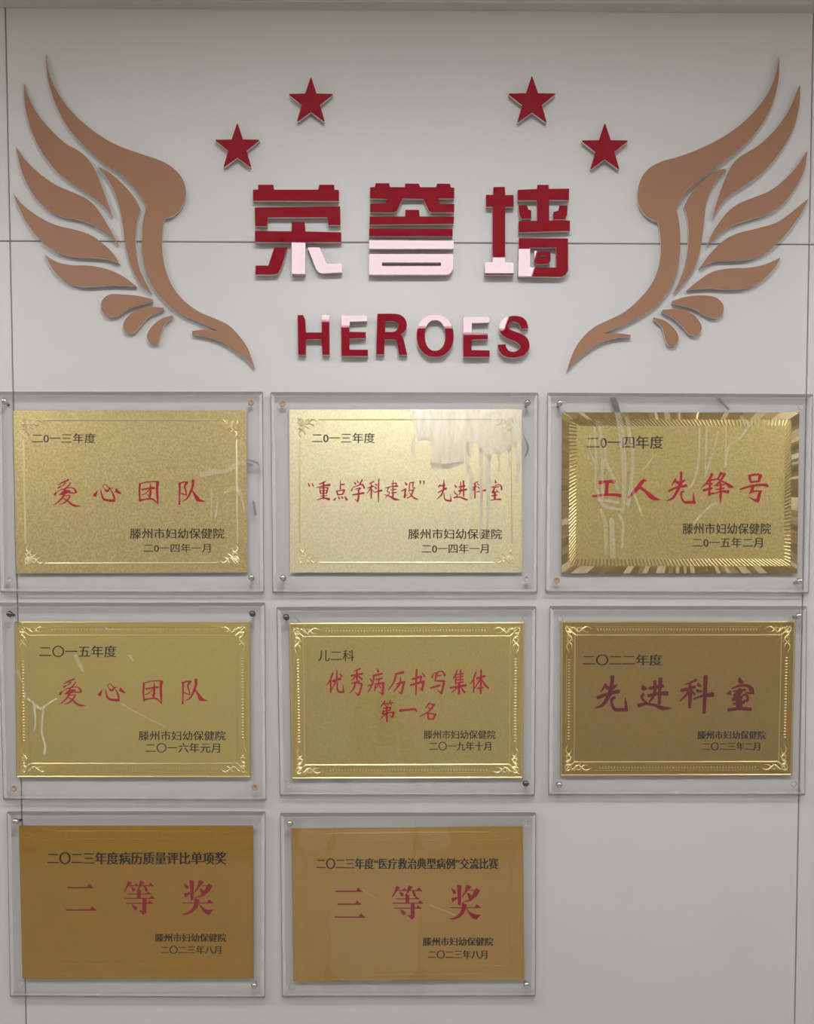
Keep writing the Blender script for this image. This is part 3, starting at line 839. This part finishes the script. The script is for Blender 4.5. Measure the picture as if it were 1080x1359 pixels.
def acrylic_sheet(name, q, t0, t1, bev, parent, front):
    """sheet with bevelled rim: face, bevels (top one tinted dark in place of refraction), sawn sides"""
    W = q[1][0] - q[0][0]; H = q[3][1] - q[0][1]
    r = 2.0
    def ring(ins, t):
        out = []
        for (cu_, cv, sx, sy) in ((0, 0, 1, 1), (1, 0, -1, 1), (1, 1, -1, -1), (0, 1, 1, -1)):
            c = bil(q, cu_, cv)
            rr = max(r - ins * 0.5, 0.6)
            arc = []
            for k in range(4):
                a = math.pi / 2 * k / 3
                ax, ay = rr * (1 - math.sin(a)), rr * (1 - math.cos(a))
                arc.append((c[0] + sx * (ins + ax), c[1] + sy * (ins + ay)))
            # order the arc so that the ring runs clockwise in the picture
            if (sx, sy) in ((1, 1), (-1, -1)):
                arc = arc[::-1] if (sx, sy) == (-1, -1) else arc[::-1]
            out.append(arc)
        # fix orientation by angle around the centre
        pts = [p for a in out for p in a]
        cx = sum(p[0] for p in pts) / len(pts); cy = sum(p[1] for p in pts) / len(pts)
        hw = W / 2; hh = H / 2
        pts.sort(key=lambda p: math.atan2((p[1] - cy) / hh, (p[0] - cx) / hw))
        return [P(x, y, t) for x, y in pts], pts
    V, Fc, MI = [], [], []
    rings = [ring(0, t0), ring(0, t1 - 0.0016 if front else t1)]
    if front:
        rg, pt = ring(1.1, t1 - 0.0012)
        cyc = (q[0][1] + q[2][1]) / 2
        pt = [(x, y - (1.5 if y > cyc and abs(y - (q[2][1] + q[3][1]) / 2) < 5 else 0)) for x, y in pt]
        rings.append(([P(x, y, t1 - 0.0012) for x, y in pt], pt))
        rings.append(ring(bev, t1))
    n = len(rings[0][1])
    for rr, _ in rings:
        V += rr
    cy = (q[0][1] + q[2][1]) / 2
    Fc.append(list(range(n))); MI.append(4)
    Fc.append([(len(rings) - 1) * n + i for i in range(n)][::-1]); MI.append(0)
    for k in range(len(rings) - 1):
        for i in range(n):
            j = (i + 1) % n
            Fc.append((k * n + i, k * n + j, (k + 1) * n + j, (k + 1) * n + i))
            pa, pb = rings[k][1][i], rings[k][1][j]
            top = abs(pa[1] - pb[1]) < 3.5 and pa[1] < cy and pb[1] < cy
            if k == 0:
                MI.append(2)
            elif k == 1:
                MI.append(5)
            else:
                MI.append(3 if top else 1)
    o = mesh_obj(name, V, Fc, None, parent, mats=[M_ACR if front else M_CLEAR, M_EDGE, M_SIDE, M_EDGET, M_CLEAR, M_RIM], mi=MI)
    bm = bmesh.new(); bm.from_mesh(o.data); bmesh.ops.recalc_face_normals(bm, faces=bm.faces); bm.to_mesh(o.data); bm.free()
    return o


def lathe(name, c, prof, mat, parent, n=20):
    """profile [(r, t)] turned about the axis through c, pointing out of the wall"""
    V, Fc = [], []
    for r_, t_ in prof:
        for i in range(n):
            a = 2 * math.pi * i / n
            V.append((c.x + r_ * math.cos(a), -t_, c.z + r_ * math.sin(a)))
    m = len(prof)
    for k in range(m - 1):
        for i in range(n):
            j = (i + 1) % n
            Fc.append((k * n + i, k * n + j, (k + 1) * n + j, (k + 1) * n + i))
    Fc.append(tuple(range(n))[::-1])
    Fc.append(tuple((m - 1) * n + i for i in range(n)))
    return mesh_obj(name, V, Fc, mat, parent, smooth=True)


def fastener(kind, x, y, parent):
    c = P(x, y, T_F1)
    tf = T_F1
    if kind in 'sd':
        m = M_STEEL if kind == 's' else M_DSTEEL
        r = 0.0048
        prof = [(0.0022, -0.004), (0.0022, tf)] + [(r * math.sin(a) if a < 2.9 else 0.0004, tf + 0.0042 - r * math.cos(a)) for a in [R(d) for d in (28, 50, 75, 100, 125, 150, 172)]]
        prof = [(0.0022, -0.004), (0.0022, tf)] + [(r * math.sin(R(d)), tf + r * 0.9 - r * math.cos(R(d))) for d in (27, 50, 75, 100, 125, 150, 172)]
        o = lathe('screw', c, prof, m, parent)
        o['label'] = 'round-headed %s screw' % ('bright steel' if kind == 's' else 'dark steel')
    elif kind == 'r':
        o = lathe('hole_plug', c, [(0.0050, tf - 0.0002), (0.0050, tf + 0.0003), (0.0028, tf + 0.0004), (0.0024, tf - 0.0006)], M_RUST, parent)
        o['label'] = 'rust-stained empty screw hole'
    elif kind == 'p':
        o = lathe('hole_rim', c, [(0.0046, tf - 0.0002), (0.0046, tf + 0.0003), (0.0030, tf + 0.0003), (0.0026, tf - 0.0006)], M_PLUGP, parent)
        o['label'] = 'pale empty screw hole'
    else:
        V, Fc = [], []
        n = 20
        for i in range(n):
            a = 2 * math.pi * i / n
            for j in range(6):
                b = 2 * math.pi * j / 6
                rr = 0.0042 + 0.0006 * math.cos(b)
                V.append((c.x + rr * math.cos(a), -(tf + 0.0006 * math.sin(b)), c.z + rr * math.sin(a)))
                i2, j2 = (i + 1) % n, (j + 1) % 6
                Fc.append((i * 6 + j, i2 * 6 + j, i2 * 6 + j2, i * 6 + j2))
        o = mesh_obj('hole_rim', V, Fc, M_CLEARRING, parent, smooth=True)
        o['label'] = 'clear rim of an empty hole'


M_PLUGP = simple('pale_hole', (0.55, 0.50, 0.45), 0.5)


def curl(cx, cy, r0, a0, turns, w, sx, sy):
    """spiral scroll points"""
    pts = []
    n = 12
    for i in range(n + 1):
        s = i / n
        a = a0 + turns * 2 * math.pi * s
        r_ = r0 * (1 - 0.75 * s)
        pts.append((cx + sx * r_ * math.cos(a), cy + sy * r_ * math.sin(a), w * (1 - 0.4 * s)))
    return pts


def corner(q, iu, iv, size, ink, dens=1.0):
    """leafy scrollwork in one corner, size in pixels"""
    c = bil(q, iu, iv)
    sx, sy = (1 if iu == 0 else -1), (1 if iv == 0 else -1)
    X = lambda x, y, w_: (c[0] + sx * x, c[1] + sy * y, w_)
    ink.stroke(curl(c[0] + sx * 9, c[1] + sy * 9, 5.5, 0.6, 1.3, 2.2, sx, sy), 2)
    ink.stroke(curl(c[0] + sx * size * 0.55, c[1] + sy * 9, 4.4, 3.4, -1.2, 1.9, sx, sy), 2)
    ink.stroke(curl(c[0] + sx * 9, c[1] + sy * size * 0.55, 4.4, 4.4, 1.2, 1.9, sx, sy), 2)
    ink.stroke([X(12, 12, 2.0), X(size * .35, 7, 2.4), X(size * .5, 12, 1.2)], 4)
    ink.stroke([X(12, 12, 2.0), X(7, size * .35, 2.4), X(12, size * .5, 1.2)], 4)
    ink.stroke([X(size * .6, 12, 1.6), X(size * .8, 6, 2.2), X(size, 9, 0.6)], 4)
    ink.stroke([X(12, size * .6, 1.6), X(6, size * .8, 2.2), X(9, size, 0.6)], 4)
    ink.stroke([X(size * .62, 5, 1.0), X(size * .72, 12, 1.8), X(size * .9, 13, 0.5)], 4)
    ink.stroke([X(5, size * .62, 1.0), X(12, size * .72, 1.8), X(13, size * .9, 0.5)], 4)
    ink.stroke([X(4, 4, 1.0), X(15, 15, 2.4), X(21, 19, 0.5)], 4)
    ink.stroke([X(17, 5, 1.0), X(20, 11, 2.0), X(26, 15, 0.5)], 4)
    ink.stroke([X(5, 17, 1.0), X(11, 20, 2.0), X(15, 26, 0.5)], 4)


def uvrect(q, ins):
    W = q[1][0] - q[0][0]; H = q[3][1] - q[0][1]
    u0, v0 = ins / W, ins / H
    return [bil(q, u0, v0), bil(q, 1 - u0, v0), bil(q, 1 - u0, 1 - v0), bil(q, u0, 1 - v0)]


for k, d in PL.items():
    q = d['acr']; g = d['au']
    cx, cy = (q[0][0] + q[2][0]) / 2, (q[0][1] + q[2][1]) / 2
    t = thing('award_plaque', P(cx, q[2][1], 0), d['label'], 'plaque', 'award plaques on the wall')
    acrylic_sheet('acrylic_back_sheet', [(a + (0.6 if i in (0, 3) else -0.6), b + (0.6 if i < 2 else -0.6)) for i, (a, b) in enumerate(q)], T_B0, T_B1, 0, t, False)
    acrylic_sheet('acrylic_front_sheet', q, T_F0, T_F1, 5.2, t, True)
    gs = sheet('gold_sheet', [g], T_G0, T_G1, M_AU[k], t)
    rot = {1: (0.0, 0), 2: (0.0, 0)}.get(k)
    for org, sc, s, tr in RED[k]:
        ink = Ink(T_INK)
        ink.text(s, org, sc, tr)
        ink.build('red_lettering', {6: M_REDINKD, 7: M_REDINKM, 8: M_REDINKM}.get(k, M_REDINK), gs)
    for txt, rect, st in d['tx']:
        print_line('black_lettering', txt, rect, T_INK, M_INK, gs, {'hei': 'heib', 'song': 'songm'}.get(st, st))
    for kind, x, y in d['sc']:
        fastener(kind, x, y, t)
    b = d['border']
    if b == 'line':
        W = g[1][0] - g[0][0]
        rr = uvrect(g, 13)
        L = 26
        for i in range(4):
            a, c = Vector(rr[i]), Vector(rr[(i + 1) % 4])
            dirv = (c - a).normalized()
            p0, p1 = a + dirv * L, c - dirv * L
            rd = Ink(T_G1 + 0.00002, 0.0005)
            rd.stroke([(p0.x, p0.y, 2.4), (p1.x, p1.y, 2.4)])
            rd.build('border_line', M_RIDGED, gs)
        for iu in (0, 1):
            for iv in (0, 1):
                rd = Ink(T_G1 + 0.00002, 0.0005)
                corner(uvrect(g, 7), iu, iv, 30, rd)
                rd.build('corner_ornament', M_RIDGED, gs)
    elif b in ('band', 'faint'):
        fm = (M_RIDGE if k == 5 else M_RIDGE2) if b == 'band' else M_AU[k]
        h = 0.0006 if b == 'band' else 0.00025
        for ins, w_ in ((1.2, 2.0), (18.5, 1.8)):
            rr = uvrect(g, ins)
            for i in range(4):
                rd = Ink(T_G1 + 0.00002, h)
                a, c = rr[i], rr[(i + 1) % 4]
                rd.stroke([(a[0], a[1], w_), (c[0], c[1], w_)])
                rd.build('border_line', fm, gs)
        # beads between the corners
        rd = Ink(T_G1 + 0.00002, h)
        rr = uvrect(g, 11)
        for i in range(4):
            a, c = Vector(rr[i]), Vector(rr[(i + 1) % 4])
            ln = (c - a).length
            dv = (c - a).normalized(); nv = Vector((-dv.y, dv.x))
            s = 38
            while s < ln - 38:
                p = a + dv * s
                rd.stroke([(*(p - nv * 1.9), 0.6), (*p, 2.2), (*(p + nv * 1.9), 0.6)], 2)
                s += 3.9
            for off in (-3.6,):
                p0 = a + dv * 34 + nv * off; p1 = c - dv * 34 + nv * off
                rd.stroke([(*p0, 1.0), (*p1, 1.0)])
        o = rd.build('bead_row', fm, gs)
        o['kind'] = 'stuff'
        for iu in (0, 1):
            for iv in (0, 1):
                rd = Ink(T_G1 + 0.00002, h)
                corner(uvrect(g, 1.5), iu, iv, 40, rd)
                rd.build('corner_ornament', fm, gs)
    else:
        # ray facets: wedges radiating from the centre, alternately tilted
        outer = g
        mid = [(755.5, 556.5), (1050.5, 556.5), (1049, 751.5), (754.8, 751.5)]
        inn = [(765, 565), (1041.7, 565), (1040.5, 742), (764.5, 742)]
        c = Vector(((g[0][0] + g[2][0]) / 2, (g[0][1] + g[2][1]) / 2))

        def hit(quad, ang):
            dv = Vector((math.cos(ang), math.sin(ang)))
            best = None
            for i in range(4):
                a, b_ = Vector(quad[i]), Vector(quad[(i + 1) % 4])
                e = b_ - a
                den = dv.x * e.y - dv.y * e.x
                if abs(den) < 1e-9: continue
                s = ((a.x - c.x) * e.y - (a.y - c.y) * e.x) / den
                u = ((a.x - c.x) * dv.y - (a.y - c.y) * dv.x) / den
                if s > 0 and -1e-6 <= u <= 1 + 1e-6:
                    best = s if best is None else min(best, s)
            return c + dv * best
        angs = [0.0]
        while angs[-1] < 2 * math.pi - 0.05:
            angs.append(angs[-1] + random.uniform(0.022, 0.075))
        angs[-1] = 2 * math.pi
        for cq in g:
            angs.append(math.atan2(cq[1] - c.y, cq[0] - c.x) % (2 * math.pi))
        angs = sorted(set(angs))
        V, Fc, MI = [], [], []
        for a, b_ in zip(angs, angs[1:]):
            if b_ - a < 1e-4: continue
            h0, h1 = random.choice(((0, .0006), (.0006, 0), (.0001, .0005), (.0005, .0001)))
            hi = random.choice((0, .0002))
            MI.append(random.choice((0, 1, 1, 2)))
            z = T_G1 + 0.00003
            p = [hit(outer, a), hit(outer, b_), hit(mid, b_), hit(mid, a)]
            n0 = len(V)
            for (pp, hh) in zip(p, (h0, h1, h1 + hi, h0 + hi)):
                V.append(P(pp.x, pp.y, z + hh))
            Fc.append((n0, n0 + 1, n0 + 2, n0 + 3))
        mesh_obj('ray_facets', V, Fc, None, gs, mats=[M_FACET, M_FACETD, M_FACETL], mi=MI)
        rd = Ink(T_G1 + 0.00003, 0.0005)
        for i in range(4):
            a, c2 = Vector(mid[i]), Vector(mid[(i + 1) % 4])
            a2, c3 = Vector(inn[i]), Vector(inn[(i + 1) % 4])
            n_ = int((c2 - a).length / 5)
            for j in range(n_):
                s0, s1 = j / n_, min((j + 1.3) / n_, 1)
                pA = a + (c2 - a) * s0; pB = a2 + (c3 - a2) * s1
                rd.stroke([(pA.x, pA.y, 2.2), (pB.x, pB.y, 2.2)])
        o = rd.build('rope_border', M_ROPE, gs)
        o['kind'] = 'stuff'
    # dried glue on the front sheet
    GL = {1: [('f', (0, 510), 3, '830,340,10 900,345,16 950,315,18 1005,322,10; 895,432,8 940,412,22 962,450,12 972,500,6; 842,420,8 842,530,8; 866,470,8 857,535,10; 1008,465,8 1018,520,10; 985,300,6 1030,320,8 1035,370,4; 800,360,20 880,350,8')],
          2: [('g', (530, 515), 6, 'p 75,173 972,173 970,400 945,440 900,470 880,520 850,500 800,540 740,520 720,600 690,530 640,520 630,440 590,420 570,560 530,500 510,600 440,615 400,640 260,645 245,590 260,520 245,420 180,410 150,430 130,330 95,250; 122,370,10 108,480,34 128,550,10; 545,440,20 540,600,34 570,700,34 570,800,30 568,880,18; 648,480,30 652,800,28 650,1000,24 645,1195,14; 705,540,44 708,760,42 705,900,24 700,1130,10; 788,500,20 795,660,20; 872,460,24 878,645,14; 925,430,22 945,620,28 935,750,20; 255,605,30 380,622,44 512,590,24; 165,410,16 240,400,14'),
              ('f', (530, 515), 6, '985,370,8 1020,450,14 1020,500,14 995,550,10'),
              ('f', (350, 510), 2.919, '320,345,8 400,350,10 470,370,4; 430,170,4 510,130,6 570,110,4; 450,460,6 480,500,6')],
          3: [('f', (720, 510), 3, '275,45,24 300,120,26 318,250,22 325,400,20 318,510,14; 335,130,12 345,200,16 360,300,14 340,480,14; 215,150,10 250,260,10 240,330,16; 225,150,8 235,300,10 240,450,10; 205,170,8 212,300,12 208,420,8; 245,300,14 270,350,16 300,420,14; 215,420,10 240,480,14 310,500,10; 220,460,10 300,470,12; 230,500,10 250,560,18 250,672,10; 275,540,20 280,685,22; 305,520,14 320,560,12 315,650,10; 625,150,8 620,300,10 600,390,10 570,420,6; 655,150,8 650,250,8 648,340,8; 700,190,8 670,290,10 645,370,8; 830,150,10 790,210,10 740,250,8 730,330,8; 730,170,6 726,330,8; 690,470,10 650,500,10 600,555,12; 790,130,14 825,165,14; 690,50,12 740,100,10; 400,340,8 440,290,8; 215,330,10 185,260,6; 350,400,12 395,520,10; 190,200,6 180,300,6')],
          4: [('t', (0, 790), 3, '135,440,8 142,500,6 136,540,7; 100,385,6 98,410,6; 110,410,8 160,450,12 190,432,8 228,410,5; 172,460,8 166,540,7 180,600,7 176,630,12; 415,125,5 435,140,7'),
              ('f', (0, 790), 3, '480,430,6 550,470,5 650,520,4; 300,240,16 330,300,14; 515,240,10 530,260,10; 70,300,14 95,360,10')],
          5: [('f', (350, 790), 2.919, '120,85,4 180,140,4')],
          8: [('f', (350, 1060), 2.919, '640,410,6 740,450,4; 380,350,4 440,390,4')]}.get(k, [])
    for kind, org, sc, s in GL:
        for one in s.split(';'):
            ink = Ink(T_INK + 0.0002 if kind == 'g' else T_F1 + 0.0003)
            ink.text(one, org, sc)
            ink.build('dried_glue', {'t': M_GLUE, 'g': M_GLUE2, 'f': M_GLUEF}[kind], t)

# ------------------------------------------------------------------ the photographer, seen faintly in the acrylic
M_SKIN = simple('skin', (0.50, 0.30, 0.21), 0.5)
M_COAT = simple('white_coat_cloth', (0.86, 0.87, 0.90), 0.8)
M_HAIR = simple('dark_hair', (0.02, 0.015, 0.012), 0.5)
M_TROUSER = simple('dark_trousers', (0.05, 0.05, 0.07), 0.8)
M_PHONE = simple('black_phone', (0.02, 0.02, 0.025), 0.15)
M_LENS = simple('lens_glass', (0.01, 0.01, 0.02), 0.03)
M_EYE = simple('eye_dark', (0.03, 0.02, 0.02), 0.2)
M_LIP = simple('lips', (0.40, 0.15, 0.13), 0.5)


def skin_mesh(name, joints, edges, mat, parent, sub=2, root=0):
    """joints: (x, y, z, rx, ry)"""
    off = origin(parent)
    me = bpy.data.meshes.new(name)
    me.from_pydata([tuple(Vector(j[:3]) - off) for j in joints], edges, [])
    o = link(bpy.data.objects.new(name, me), parent)
    md = o.modifiers.new('skin', 'SKIN')
    md.use_smooth_shade = True
    sv = me.skin_vertices[0].data
    for i, j in enumerate(joints):
        sv[i].radius = (j[3], j[4] if len(j) > 4 else j[3])
        sv[i].use_root = (i == root)
    sd = o.modifiers.new('sub', 'SUBSURF')
    sd.levels = sd.render_levels = sub
    me.materials.append(mat)
    return o


PX, PY = -0.035, -1.53
person = thing('person', (PX, PY, 0), 'person in a white coat holding up a phone, facing the wall', 'person')
J = [(PX, PY, 0.88, .13, .10), (PX, PY, 1.08, .11, .085), (PX, PY, 1.25, .13, .09), (PX, PY + .005, 1.345, .055), (PX, PY + .01, 1.40, .047)]
E_ = [(0, 1), (1, 2), (2, 3), (3, 4)]
for (x, y, z, a, b_) in ((PX, PY + .02, 1.43, .055, .065), (PX, PY + .025, 1.50, .072, .088), (PX, PY + .02, 1.56, .070, .085), (PX, PY + .015, 1.60, .045, .055)):
    J.append((x, y, z, a, b_)); E_.append((len(J) - 2, len(J) - 1))
for sx in (-1, 1):
    k0 = len(J)
    J += [(PX + sx * .155, PY, 1.285, .048), (PX + sx * .215, PY + .09, 1.10, .038), (PX * .3 + sx * .10, -1.30, 1.40, .026), (sx * .062, -1.255, 1.485, .020, .026)]
    E_ += [(2, k0), (k0, k0 + 1), (k0 + 1, k0 + 2), (k0 + 2, k0 + 3)]
    kl = len(J)
    J += [(PX + sx * .09, PY, .80, .085), (PX + sx * .10, PY + .01, .46, .055), (PX + sx * .10, PY - .01, .09, .036), (PX + sx * .105, PY + .11, .045, .034, .028)]
    E_ += [(0, kl), (kl, kl + 1), (kl + 1, kl + 2), (kl + 2, kl + 3)]
body = skin_mesh('body', J, E_, M_SKIN, person)
for sx in (-1, 1):
    # four fingers behind the phone, the thumb on its near side
    for i in range(4):
        z = 1.535 - 0.019 * i
        ln = (0.9, 1.0, 0.95, 0.8)[i]
        pts = [(sx * .060, -1.250, 1.490 + .004 * (3 - i), .010), (sx * .055, -1.228, z - .006, .0090), (sx * .044, -1.206, z, .0082), (sx * (.044 - .026 * ln), -1.2035, z + .002, .0068)]
        skin_mesh('finger', pts, [(0, 1), (1, 2), (2, 3)], M_SKIN, body, 1)
    pts = [(sx * .060, -1.262, 1.48, .013), (sx * .048, -1.250, 1.515, .0105), (sx * .030, -1.236, 1.535, .0085)]
    skin_mesh('thumb', pts, [(0, 1), (1, 2)], M_SKIN, body, 1)
JC = [(PX, PY, 0.62, .20, .15), (PX, PY, 0.88, .165, .13), (PX, PY, 1.08, .135, .11), (PX, PY, 1.25, .15, .105), (PX, PY, 1.335, .075, .07)]
EC = [(0, 1), (1, 2), (2, 3), (3, 4)]
for sx in (-1, 1):
    k0 = len(JC)
    JC += [(PX + sx * .16, PY, 1.285, .062), (PX + sx * .215, PY + .09, 1.10, .052), (PX * .3 + sx * .115, -1.325, 1.365, .042)]
    EC += [(3, k0), (k0, k0 + 1), (k0 + 1, k0 + 2)]
coat = skin_mesh('white_coat', JC, EC, M_COAT, person, 2, 1)
for sx in (-1, 1):
    skin_mesh('trouser_leg', [(PX + sx * .09, PY, .72, .10), (PX + sx * .10, PY + .01, .46, .075), (PX + sx * .10, PY - .01, .12, .065)], [(0, 1), (1, 2)], M_TROUSER, person)
    skin_mesh('shoe', [(PX + sx * .10, PY - .04, .048, .044), (PX + sx * .105, PY + .06, .045, .042), (PX + sx * .105, PY + .16, .038, .034)], [(0, 1), (1, 2)], M_HAIR, person)
hair = skin_mesh('hair', [(PX, PY - .035, 1.43, .062, .045), (PX, PY - .015, 1.53, .082, .075), (PX, PY + .005, 1.585, .078, .085), (PX, PY + .01, 1.622, .045, .055)], [(0, 1), (1, 2), (2, 3)], M_HAIR, person)


def blob(name, c, r, mat, parent, n=10, m=6):
    V, Fc = [], []
    for i in range(m + 1):
        a = math.pi * i / m
        for j in range(n):
            b = 2 * math.pi * j / n
            V.append((c[0] + r[0] * math.sin(a) * math.cos(b), c[1] + r[1] * math.sin(a) * math.sin(b), c[2] + r[2] * math.cos(a)))
    for i in range(m):
        for j in range(n):
            k = (j + 1) % n
            Fc.append((i * n + j, i * n + k, (i + 1) * n + k, (i + 1) * n + j))
    return mesh_obj(name, V, Fc, mat, parent, smooth=True)


FYc = PY + .025 + .085
for sx in (-1, 1):
    blob('eye', (PX + sx * .031, FYc - .012, 1.51), (.013, .007, .007), M_EYE, body)
    blob('ear', (PX + sx * .073, PY + .02, 1.495), (.010, .016, .028), M_SKIN, body)
blob('nose', (PX, FYc - .002, 1.485), (.013, .014, .022), M_SKIN, body)
blob('mouth', (PX, FYc - .016, 1.447), (.023, .008, .006), M_LIP, body)

ph = thing('phone', (0, -1.216, 1.46), 'black phone held upright in both hands before the face', 'phone')


def rbox(name, x0, x1, y0, y1, z0, z1, r, mat, parent):
    base = round_loop([(x0, z0), (x1, z0), (x1, z1), (x0, z1)], r, 5)
    n = len(base)
    V = [(x, y0, z) for x, z in base] + [(x, y1, z) for x, z in base]
    Fc = [tuple(range(n)), tuple(range(2 * n - 1, n - 1, -1))] + [(i, i + n, (i + 1) % n + n, (i + 1) % n) for i in range(n)]
    return mesh_obj(name, V, Fc, mat, parent)


rbox('phone_body', -0.037, 0.037, -1.224, -1.2155, 1.462, 1.618, 0.009, M_PHONE, ph)
rbox('camera_bump', -0.020, 0.020, -1.2155, -1.2135, 1.578, 1.612, 0.008, M_PHONE, ph)
blob('lens', (0, -1.2135, 1.60), (.007, .001, .007), M_LENS, ph)
blob('lens', (0, -1.2135, 1.584), (.005, .001, .005), M_LENS, ph)
